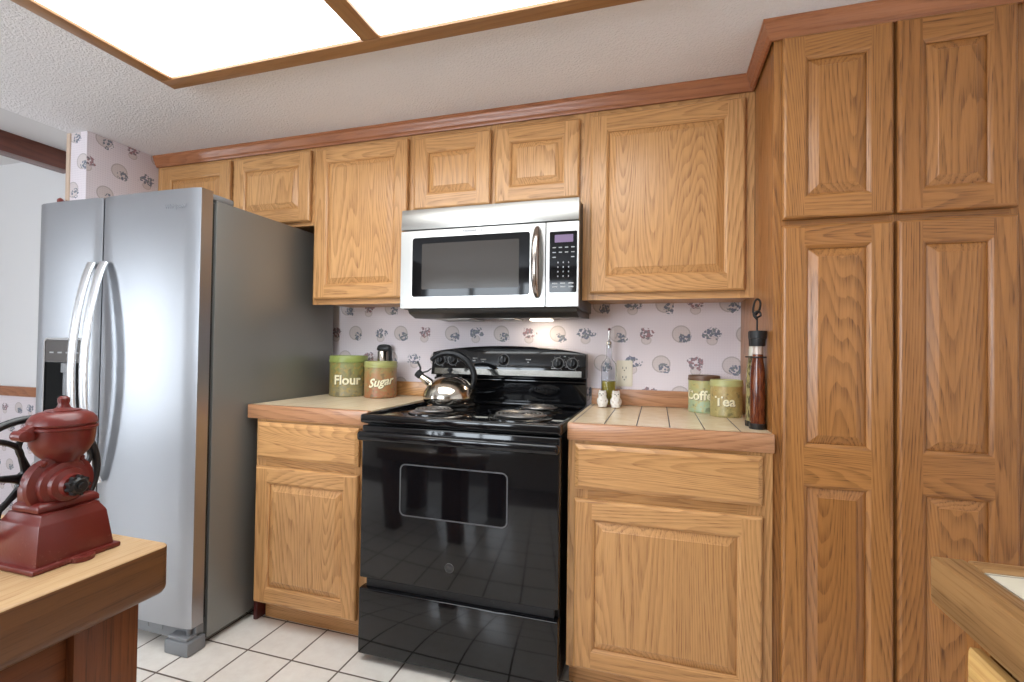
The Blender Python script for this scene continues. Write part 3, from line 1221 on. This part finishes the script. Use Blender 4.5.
green_lid = Mat('green_tin_lid', (.26, .31, .085), .35).m
olive_lid = Mat('olive_tin_lid', (.36, .36, .13), .35).m
teal_lid = Mat('pale_green_tin_lid', (.42, .41, .17), .35).m
brown_lid = Mat('brown_tin_lid', (.13, .065, .035), .4).m
flour_t = tin_mat('flour_tin', (.22, .23, .075), (.21, .18, .065), (.24, .20, .10), (.36, .24, .06), 3)
sugar_t = tin_mat('sugar_tin', (.30, .27, .10), (.36, .18, .07), (.33, .13, .055), (.24, .22, .09), 9)
coffee_t = tin_mat('coffee_tin', (.42, .43, .21), (.38, .36, .15), (.34, .42, .26), (.46, .36, .12), 14)
tea_t = tin_mat('tea_tin', (.38, .33, .12), (.40, .28, .10), (.34, .28, .11), (.46, .36, .14), 20)
canister('tall green lidded tin lettered Flour next to the refrigerator', -.457, -.124, .094, .203, .034, flour_t, green_lid, 'Flour', .064, 33, dx=-.004, zt=.40)
canister('smaller orange-brown tin lettered Sugar beside the flour tin', -.2615, -.137, .0795, .178, .030, sugar_t, olive_lid, 'Sugar', .056, 32, shear=.3, rise=.16, zt=.44)
canister('green tin lettered Coffee with a brown lid on right counter', 1.247, -.115, .062, .150, .020, coffee_t, brown_lid, 'Coffee', .052, -4, zt=.46, dx=-.012)
canister('short yellow-green tin lettered Tea in front of the coffee tin', 1.318, -.225, .0585, .140, .024, tea_t, teal_lid, 'Tea', .050, -12, zt=.42)

# chrome shaker standing behind the sugar tin
c = thing('metal_dispenser', 'chrome canister with black top and back standing behind the sugar tin', 'dispenser', (-.298, -.045, CZ))
b = new()
lathe(b, [(0, 0), (.024, 0), (.026, .004), (.026, .225), (.024, .228), (0, .228)], (-.318, -.033, CZ), 32)
part('barrel', b, kettle_steel, c)
b = new()
pts = smooth_pts([(-.343, -.033, CZ + .234), (-.338, -.033, CZ + .250), (-.325, -.033, CZ + .256), (-.292, -.033, CZ + .256), (-.276, -.033, CZ + .248), (-.272, -.033, CZ + .22), (-.272, -.033, CZ + .12)], 6)
tube(b, pts, .007, 10, sx=2.0, upv=(1, 0, 1))
box(b, -.344, -.276, -.050, -.016, CZ + .2285, CZ + .254, .008)
part('handle', b, blackmat, c)

# ================================================================ KETTLE
KX, KY, KZ = .183, -.290, .9275
k_ = thing('kettle', 'round stainless steel whistling kettle with black loop handle on rear burner', 'kettle', (KX, KY, KZ))
b = new()
lathe(b, [(0, 0), (.096, 0), (.108, .004), (.116, .016), (.1175, .030), (.111, .052), (.096, .078), (.076, .098), (.050, .112), (.032, .117), (0, .119)], (KX, KY, KZ), 56)
kb = part('pot', b, kettle_steel, k_)
b = new()
lathe(b, [(.034, .1165), (.036, .120), (.030, .125), (.014, .129), (.007, .131), (.007, .136), (.012, .140), (.013, .147), (.008, .152), (0, .153)], (KX, KY, KZ), 28)
part('lid', b, [blackmat], k_)
b = new()
pts = smooth_pts([(KX - .060, KY - .02, KZ + .066), (KX - .085, KY - .03, KZ + .088), (KX - .108, KY - .038, KZ + .106), (KX - .122, KY - .042, KZ + .118)], 5)
tube(b, pts, [.022 - .009 * i / (len(pts) - 1) for i in range(len(pts))], 18)
sp = part('spout', b, kettle_steel, k_)
b = new()
ax = Vector((-.7, -.2, .62)).normalized()
e0 = Vector((KX - .122, KY - .042, KZ + .118))
lathe(b, [(0, -.004), (.016, -.004), (.018, .002), (.018, .020), (.012, .024), (0, .024)], e0, 20, axis=ax)
tube(b, smooth_pts([e0 + ax * .018, e0 + Vector((-.002, 0, .03)), e0 + Vector((-.010, 0, .050)), e0 + Vector((-.016, 0, .062))], 4), .0045, 8)
tube(b, [e0 + ax * .012, e0 + Vector((.03, .01, .02)), e0 + Vector((.045, .012, .032))], .0035, 8)
part('whistle_cap', b, blackmat, sp)
b = new()
hp = smooth_pts([(KX - .086, KY - .012, KZ + .186), (KX - .060, KY - .010, KZ + .207), (KX - .015, KY - .006, KZ + .219), (KX + .035, KY, KZ + .212),
                 (KX + .076, KY + .006, KZ + .186), (KX + .102, KY + .01, KZ + .150), (KX + .111, KY + .01, KZ + .112), (KX + .106, KY + .01, KZ + .082), (KX + .098, KY + .01, KZ + .064)], 7)
tube(b, hp, [.008 + .004 * math.sin(math.pi * i / (len(hp) - 1)) for i in range(len(hp))], 12, sx=1.25, upv=(0, 1, 0))
part('handle', b, blacksatin, k_)

# ================================================================ OIL BOTTLE, OWLS
glass = Mat('clear_glass', (.93, .95, .97), .03, Transmission_Weight=1.0, IOR=1.2).m
BX, BY = .855, -.075
o_ = thing('oil_bottle', 'clear glass oil bottle with pour spout and a little yellow oil', 'bottle', (BX, BY, CZ))
b = new()
lathe(b, [(0, .0), (.030, .0), (.0335, .004), (.0335, .172), (.031, .190), (.019, .204), (.0125, .214), (.0115, .262), (.014, .266), (.014, .272), (.0095, .273),
          (.0090, .262), (.0100, .214), (.017, .202), (.0290, .188), (.0315, .170), (.0315, .008), (0, .006)], (BX, BY, CZ), 32)
part('glass', b, glass, o_)
b = new()
lathe(b, [(0, .0075), (.0305, .009), (.0305, .112), (0, .112)], (BX, BY, CZ), 32)
m_ = Mat('yellow_oil', (.50, .40, .05), .08, Transmission_Weight=.55)
part('oil', b, m_.m, o_)
b = new()
lathe(b, [(0, .258), (.0075, .258), (.0085, .272), (.013, .276), (.011, .286), (.006, .290), (.0048, .300), (.0044, .335), (0, .335)], (BX, BY, CZ), 18)
sp = part('pour_spout', b, Mat('spout_steel', (.55, .54, .52), .25, .9).m, o_)
b = new(); lathe(b, [(0, .3352), (.0058, .3352), (.0062, .345), (0, .348)], (BX, BY, CZ), 14)
part('spout_tip', b, Mat('dark_red_tip', (.14, .02, .025), .4).m, o_)


def owl(label, cx, cy, rz):
    r = thing('owl_shaker', label, 'shaker', (cx, cy, CZ), 'owl salt and pepper shakers', rotz=rz)
    body_m = Mat('white_ceramic', (.74, .69, .62), .25)
    v = body_m.coords()
    n = body_m.noise(v, 90, 3, .6)
    body_m.set('Base Color', body_m.mix(n.ss(.50, .70), (.76, .72, .66), (.46, .36, .30)))
    b = new()
    lathe(b, [(0, 0), (.014, 0), (.018, .003), (.0215, .018), (.021, .034), (.0175, .046), (.0172, .050), (.0185, .058), (.0165, .067), (.010, .072), (0, .073)], (0, 0, 0), 28, squash=.9)
    for s in (-1, 1):
        lathe(b, [(.006, 0), (.004, .006), (0, .011)], (s * .0115, 0, .066), 10)
        lathe(b, [(0, -.016), (.004, -.010), (.0055, 0), (.004, .011), (0, .016)], (s * .019, 0, .026), 12)
    o = part('body', b, body_m.m, r, local=True)
    for s in (-1, 1):
        b = new()
        lathe(b, [(.0052, 0), (.0052, .0012), (0, .0022)], (s * .0068, -.0150, .060), 14, axis='-y')
        part('eye_disc', b, Mat('eye_cream', (.78, .74, .66), .3).m, o, local=True)
    for s in (-1, 1):
        b = new()
        lathe(b, [(.0026, 0), (.0026, .0009), (0, .0013)], (s * .0068, -.0168, .060), 12, axis='-y')
        part('pupil', b, slotdark, o, local=True)
    b = new(); lathe(b, [(.0026, 0), (0, .006)], (0, -.0148, .0545), 8, axis=Vector((0, -.6, -.8)))
    part('beak', b, Mat('beak_grey', (.20, .14, .10), .4).m, o, local=True)
    b = new()
    for s in (-1, 1):
        for k in range(3):
            lathe(b, [(0, -.003), (.002, 0), (0, .003)], (s * .008 + (k - 1) * .004, -.0165, .002), 8, axis='-y')
    part('claw', b, Mat('claw_tan', (.40, .28, .18), .4).m, o, local=True)


owl('white ceramic owl shaker nearer the range, in front of oil bottle', .8345, -.135, math.radians(-8))
owl('white ceramic owl shaker with dark beak below the outlet', .892, -.135, math.radians(14))

# ================================================================ INFUSED OIL BOTTLES IN A WIRE RACK
RX, RY = 1.366, -.50
rk = thing('bottle_rack', 'black wire bottle rack with twisted loop handle beside the pantry', 'rack', (RX, RY, CZ))
B1 = (1.372, -.462)      # herb bottle, behind and to the left
B2 = (1.3745, -.520)      # red bottle, in front
for (cx, cy) in (B1, B2):
    b = new()
    lathe(b, [(.0, .0), (.0242, .0), (.0252, .002), (.0252, .018), (.0235, .018), (.0235, .0035), (0, .0035)], (cx, cy, CZ), 28)
    part('base_cup', b, oilrub, rk)
for (cx, cy) in (B1, B2):
    b = new()
    tube(b, [(cx + .0242 * math.cos(2 * math.pi * k / 24), cy + .0242 * math.sin(2 * math.pi * k / 24), CZ + .232) for k in range(24)], .0022, 8, closed=True)
    part('clip_ring', b, oilrub, rk)
mx, my = 1.3775, -.4905
b = new()
tube(b, [(mx, my, CZ + .004), (mx, my, CZ + .362)], .0028, 10)
tube(b, [(B1[0], B1[1] - .028, CZ + .0045), (mx, my, CZ + .0045), (B2[0], B2[1] + .028, CZ + .0045)], .004, 8)
st = part('stem', b, oilrub, rk)
b = new()
hz = CZ + .36
tube(b, smooth_pts([(mx, my, hz - .004), (mx - .011, my, hz + .014), (mx + .003, my, hz + .024), (mx + .011, my, hz + .012), (mx - .002, my - .005, hz + .004), (mx - .012, my, hz + .02),
                    (mx - .010, my, hz + .045), (mx - .004, my, hz + .062), (mx + .005, my, hz + .062), (mx + .010, my, hz + .048), (mx + .006, my + .004, hz + .026), (mx - .004, my + .004, hz + .012)], 6), .0034, 8)
part('loop_handle', b, oilrub, st)


def spice_bottle(name, label, cx, cy, fill_m, stopper_r, tall):
    r = thing(name, label, 'bottle', (cx, cy, CZ + .0036), 'bottles in the wire rack')
    z0 = CZ + .0036
    b = new()
    lathe(b, [(0, 0), (.020, 0), (.0225, .003), (.0225, .155), (.0210, .19), (.0160, .225), (.0150, .25), (.0150, .264), (0, .264)], (cx, cy, z0), 30)
    g = part('glass', b, fill_m, r)
    b = new()
    lathe(b, [(0, .2642), (stopper_r * .82, .2642), (stopper_r * .88, .268), (stopper_r * .92, .288), (stopper_r * 1.0, .290), (stopper_r * 1.04, .306), (stopper_r * 1.04, .314), (0, .315)], (cx, cy, z0), 28)
    part('stopper', b, blackmat, r)
    return r


def fill(name, low, high, speck, hi_z, k):
    m = Mat(name, rough=.08)
    v = m.coords(False)
    x, y, z = m.sep(v)
    n = m.noise(v, 120, 3, .6, mul=(1, 1, k))
    c = m.mix(n.ss(.42, .6), low, speck)
    c = m.mix(z.gt(hi_z), c, high)
    m.set('Base Color', c)
    return m.m


herb = fill('herb_filled_glass', (.30, .24, .10), (.50, .46, .38), (.07, .055, .025), .232, .35)
chili = fill('chili_filled_glass', (.085, .018, .008), (.52, .42, .36), (.17, .045, .015), .238, .2)
spice_bottle('herb_bottle', 'slim glass bottle of pale herbs at the back of the wire rack', B1[0], B1[1], herb, .0165, 0)
spice_bottle('pepper_oil_bottle', 'dark red-brown pepper oil bottle with black stopper in wire rack', B2[0], B2[1], chili, .0255, 0)

# ================================================================ SMALL RED OBJECT ON THE FLOOR
b = new()
prism(b, [(-.582, .0), (-.562, .0), (-.560, .080), (-.578, .080)], 'y', -.585, -.45, .004)
single('red_box', b, Mat('dark_red_plastic', (.07, .006, .006), .3).m, 'small dark red object on the floor between refrigerator and cabinet', 'box', loc=(-.57, -.52, 0))
# knob on the end of the short wall
b = new()
lathe(b, [(.010, 0), (.006, .004), (.006, .014), (.013, .018), (.015, .026), (.010, .033), (0, .035)], (-1.7020, -.6502, 1.853), 20, axis='-y')
single('coat_hook', b, Mat('dark_red_knob', (.20, .03, .02), .3).m, 'small dark red knob on the wall trim above the refrigerator', 'knob', loc=(-1.7020, -.6502, 1.853))

# ================================================================ BUTCHER BLOCK TABLE
T_ = thing('butcher_block_table', 'thick butcher block table with rounded edges and dark red wooden legs', 'table', (-.3, -1.95, 0))
TX0, TX1, TY0, TY1 = -.72, .085, -2.45, -1.482
b = new()
prism(b, rrect(TX0, TX1, TY0, TY1, .020), 'z', .648, .75)
for zz, off in ((.75, .006), (.648, .018)):
    bmesh.ops.bevel(b, geom=[e for e in b.edges if all(abs(v.co.z - zz) < 1e-4 for v in e.verts)], offset=off, segments=4, profile=.5, affect='EDGES', clamp_overlap=True)
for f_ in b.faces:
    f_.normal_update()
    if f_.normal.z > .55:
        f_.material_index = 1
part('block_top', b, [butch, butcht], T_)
for lx in (TX0 + .03, TX1 - .145):
    for ly in (TY0 + .06, TY1 - .157):
        b = new(); box(b, lx, lx + .115, ly, ly + .115, 0, .6475, .004)
        part('leg', b, legw, T_)
for xa in (TX1 - .070, TX0 + .06):
    b = new(); box(b, xa, xa + .022, TY0 + .1755, TY1 - .1575, .50, .6475, .002)
    part('apron', b, legy, T_)

# ================================================================ COFFEE GRINDER
redm = Mat('oxblood_iron_paint', rough=.33)
_v = redm.coords(False)
_n = redm.noise(_v, 18, 4, .6)
_n2 = redm.noise(_v, 130, 3, .7)
redm.set('Base Color', redm.mix((_n * _n2).ss(.34, .46), (.125, .015, .011), (.22, .075, .058)))
redm.bump(redm.noise(_v, 160, 2), .10, .002)
redm = redm.m
GX, GY, TZ = -.072, -1.60, .7503
G_ = thing('coffee_grinder', 'dark red cast iron coffee grinder with black wheel on butcher block table', 'coffee grinder', (GX, GY, TZ))


def frustum(bm, cx, cy, levels, mi=0, bev=.004):
    t = bmesh.new()
    R = []
    for hx, hy, z in levels:
        R.append([t.verts.new((cx + sx * hx, cy + sy * hy, z)) for sx, sy in ((-1, -1), (1, -1), (1, 1), (-1, 1))])
    for A, B in zip(R, R[1:]):
        for i in range(4):
            j = (i + 1) % 4
            t.faces.new((A[i], A[j], B[j], B[i]))
    t.faces.new(R[0]); t.faces.new(R[-1])
    bmesh.ops.recalc_face_normals(t, faces=t.faces[:])
    bmesh.ops.bevel(t, geom=t.edges[:], offset=bev, segments=2, profile=.5, affect='EDGES')
    join(bm, t, mi)


b = new()
frustum(b, GX, GY, [(.074, .074, TZ), (.074, .074, TZ + .010)], bev=.003)
frustum(b, GX, GY, [(.066, .066, TZ + .006), (.056, .057, TZ + .080), (.047, .049, TZ + .0955), (.047, .049, TZ + .098)], bev=.002)
# mounting lug with its hole rim on the near side
lathe(b, [(.020, .0), (.020, .008), (.008, .0085), (.007, .004), (0, .004)], (GX + .070, GY + .005, TZ + .0005), 22)
part('base', b, redm, G_)
b = new()
frustum(b, GX, GY + .003, [(.038, .052, TZ + .0985), (.038, .052, TZ + .110), (.032, .046, TZ + .116)], bev=.003)
AZ = .893
lathe(b, [(0, -.036), (.040, -.036), (.046, -.031), (.048, -.010), (.0485, 0), (.045, .004), (0, .004)], (GX + .002, GY + .004, AZ), 40, axis='x')
frustum(b, GX - .014, GY + .004, [(.022, .047, TZ + .11), (.022, .047, AZ)], bev=.004)
hs = part('grinding_housing', b, redm, G_)
b = new()
lathe(b, [(0, 0), (.056, 0), (.058, .003), (.056, .010), (.044, .013), (.042, .022), (.033, .026), (.031, .034), (.022, .038), (.020, .048), (0, .048)], (GX + .0065, GY, AZ), 40, axis='x')
for a in (55, 125, 235, 305):
    ca, sa = math.cos(math.radians(a)), math.sin(math.radians(a))
    lathe(b, [(.006, 0), (.006, .014), (.003, .017), (0, .017)], (GX + .0065, GY + .054 * ca, AZ + .054 * sa), 10, axis='x')
part('burr_cover', b, redm, hs)
b = new()
lathe(b, [(0, .0), (.0155, .0), (.0165, .003), (.0165, .012), (.012, .016), (.006, .016), (.006, .022), (0, .022)], (GX + .055, GY, AZ), 18, axis='x')
for k in range(9):
    a = 2 * math.pi * k / 9
    lathe(b, [(.0035, .001), (.0035, .013), (0, .014)], (GX + .055, GY + .0165 * math.cos(a), AZ + .0165 * math.sin(a)), 8, axis='x')
part('adjusting_nut', b, oilrub, hs, 'black adjusting nut')
# hopper
b = new()
hz = TZ + .175
lathe(b, [(0, hz - .004), (.034, hz - .004), (.028, hz + .008), (.029, hz + .014), (.040, hz + .026), (.049, hz + .043), (.051, hz + .062), (.0515, hz + .072), (.0545, hz + .074), (.0545, hz + .078), (.051, hz + .080), (0, hz + .080)], (GX, GY + .009, 0), 48)
hp_ = part('hopper', b, redm, G_)
b = new()
z2 = hz + .0805
lathe(b, [(0, z2), (.0520, z2), (.0540, z2 + .004), (.052, z2 + .012), (.046, z2 + .021), (.036, z2 + .026), (.028, z2 + .0275), (.028, z2 + .0295), (.016, z2 + .031), (.011, z2 + .034), (.0085, z2 + .041), (.0096, z2 + .046), (.0095, z2 + .052), (.006, z2 + .056), (0, z2 + .0565)], (GX, GY + .009, 0), 48)
part('lid', b, redm, G_)
b = new()
prism(b, [(GY - .060, hz + .062), (GY - .052, hz + .055), (GY - .030, hz + .060), (GY - .030, hz + .086), (GY - .042, hz + .088), (GY - .060, hz + .078)], 'x', GX - .011, GX + .011, .004)
lathe(b, [(.0095, -.014), (.0095, .014), (.004, .016), (0, .016)], (GX, GY - .058, hz + .068), 18, axis='x')
part('hinge_lug', b, redm, hp_)
# wheel
b = new()
WX = GX - .078
RW = .121
poly = []
for k in range(64):
    a = 2 * math.pi * k / 64
    ca, sa = math.cos(a), math.sin(a)
    poly.append((WX, GY + RW * ca, AZ + RW * sa))
tube(b, poly, .0085, 12, closed=True, sx=.9, upv=(1, 0, 0))
wh = part('wheel_rim', b, oilrub, G_, 'black cast iron hand wheel')
b = new()
for k in range(6):
    a0 = 2 * math.pi * k / 6 + .30
    def pt(rr, da): return (WX, GY + rr * math.cos(a0 + da), AZ + rr * math.sin(a0 + da))
    tube(b, smooth_pts([pt(.016, 0), pt(.042, -.50), pt(.072, -.50), pt(.100, -.24), pt(.112, 0), pt(.100, .24), pt(.072, .50), pt(.042, .50)], 6, closed=True), .0056, 8, closed=True)
part('wheel_spokes', b, oilrub, wh)
b = new(); lathe(b, [(0, -.016), (.014, -.016), (.019, -.010), (.019, .012), (.010, .016), (.010, .044), (0, .044)], (WX, GY, AZ), 24, axis='x')
part('wheel_hub', b, oilrub, wh)

# ================================================================ NEAR RIGHT COUNTER
b = new()
PXL, PYB = 1.385, -1.531
q = thing('counter_cabinet', 'oak cabinet with a pale drawer under the near right counter', 'cabinet', (1.75, -2.4, 0))
b = new(); box(b, 1.428, XR - .002, -3.1, -1.556, 0, .8625)
part('carcass', b, edgey, q)
# face frame and fronts look toward -x: built facing -y and turned
def turned(bm):
    for v in bm.verts:
        v.co = Vector((v.co.y, -v.co.x, v.co.z))
    bmesh.ops.recalc_face_normals(bm, faces=bm.faces[:])
    return bm
b = new()
face_frame(b, 1.556, 3.1, .09, .8625, 1.409, 1.4278, [(1.556, 1.60), (2.05, 2.11), (2.6, 2.66), (3.05, 3.1)], [(1.58, 3.08, .09, .13), (1.58, 3.08, .655, .70), (1.58, 3.08, .845, .8625)])
part('face_frame', turned(b), [poakz, edgey], q)
for a, c in ((1.585, 2.065), (2.095, 2.615)):
    bm_ = bmesh.new()
    def rect(i, y): return [bm_.verts.new(p) for p in ((a + i, y, .69 + i), (c - i, y, .69 + i), (c - i, y, .842 - i), (a + i, y, .842 - i))]
    Q = [rect(0, 1.4086), rect(0, 1.399), rect(.003, 1.396), rect(.013, 1.3905), rect(.015, 1.390)]
    for A, B in zip(Q, Q[1:]):
        for i in range(4):
            j = (i + 1) % 4
            bm_.faces.new((A[i], A[j], B[j], B[i]))
    bm_.faces.new(Q[-1]); bm_.faces.new(Q[0][::-1])
    part('drawer_front', turned(bm_), oak('pale_drawer_wood', 1, (.66, .43, .17), (.58, .35, .12), (.40, .20, .06)), q, ang=10)
    f, ps = door_meshes(a, c, .10, .66, 1.390, .0186, [(a + .06, c - .06, .16, .60)])
    d = part('door', turned(f), [oakz, pineY], q, ang=20)
    for p in ps:
        part('raised_panel', turned(p), oakz, d, ang=10)
r = thing('countertop', 'cream tiled counter corner with worn oak edge in front of pantry', 'countertop', (1.75, -2.4, .863))
b = new(); box(b, 1.4215, XR - .001, -3.12, -1.5665, .8633, .9195)
part('tile_top', b, ctile_p, r)
b = new()
box(b, PXL, 1.421, -3.12, PYB, .864, .9212, .005)
we = part('wood_edge', b, edgey, r)
b = new(); box(b, 1.4214, XR - .001, -1.566, PYB, .864, .9212, .005)
part('end_edge', b, edgeo, we)
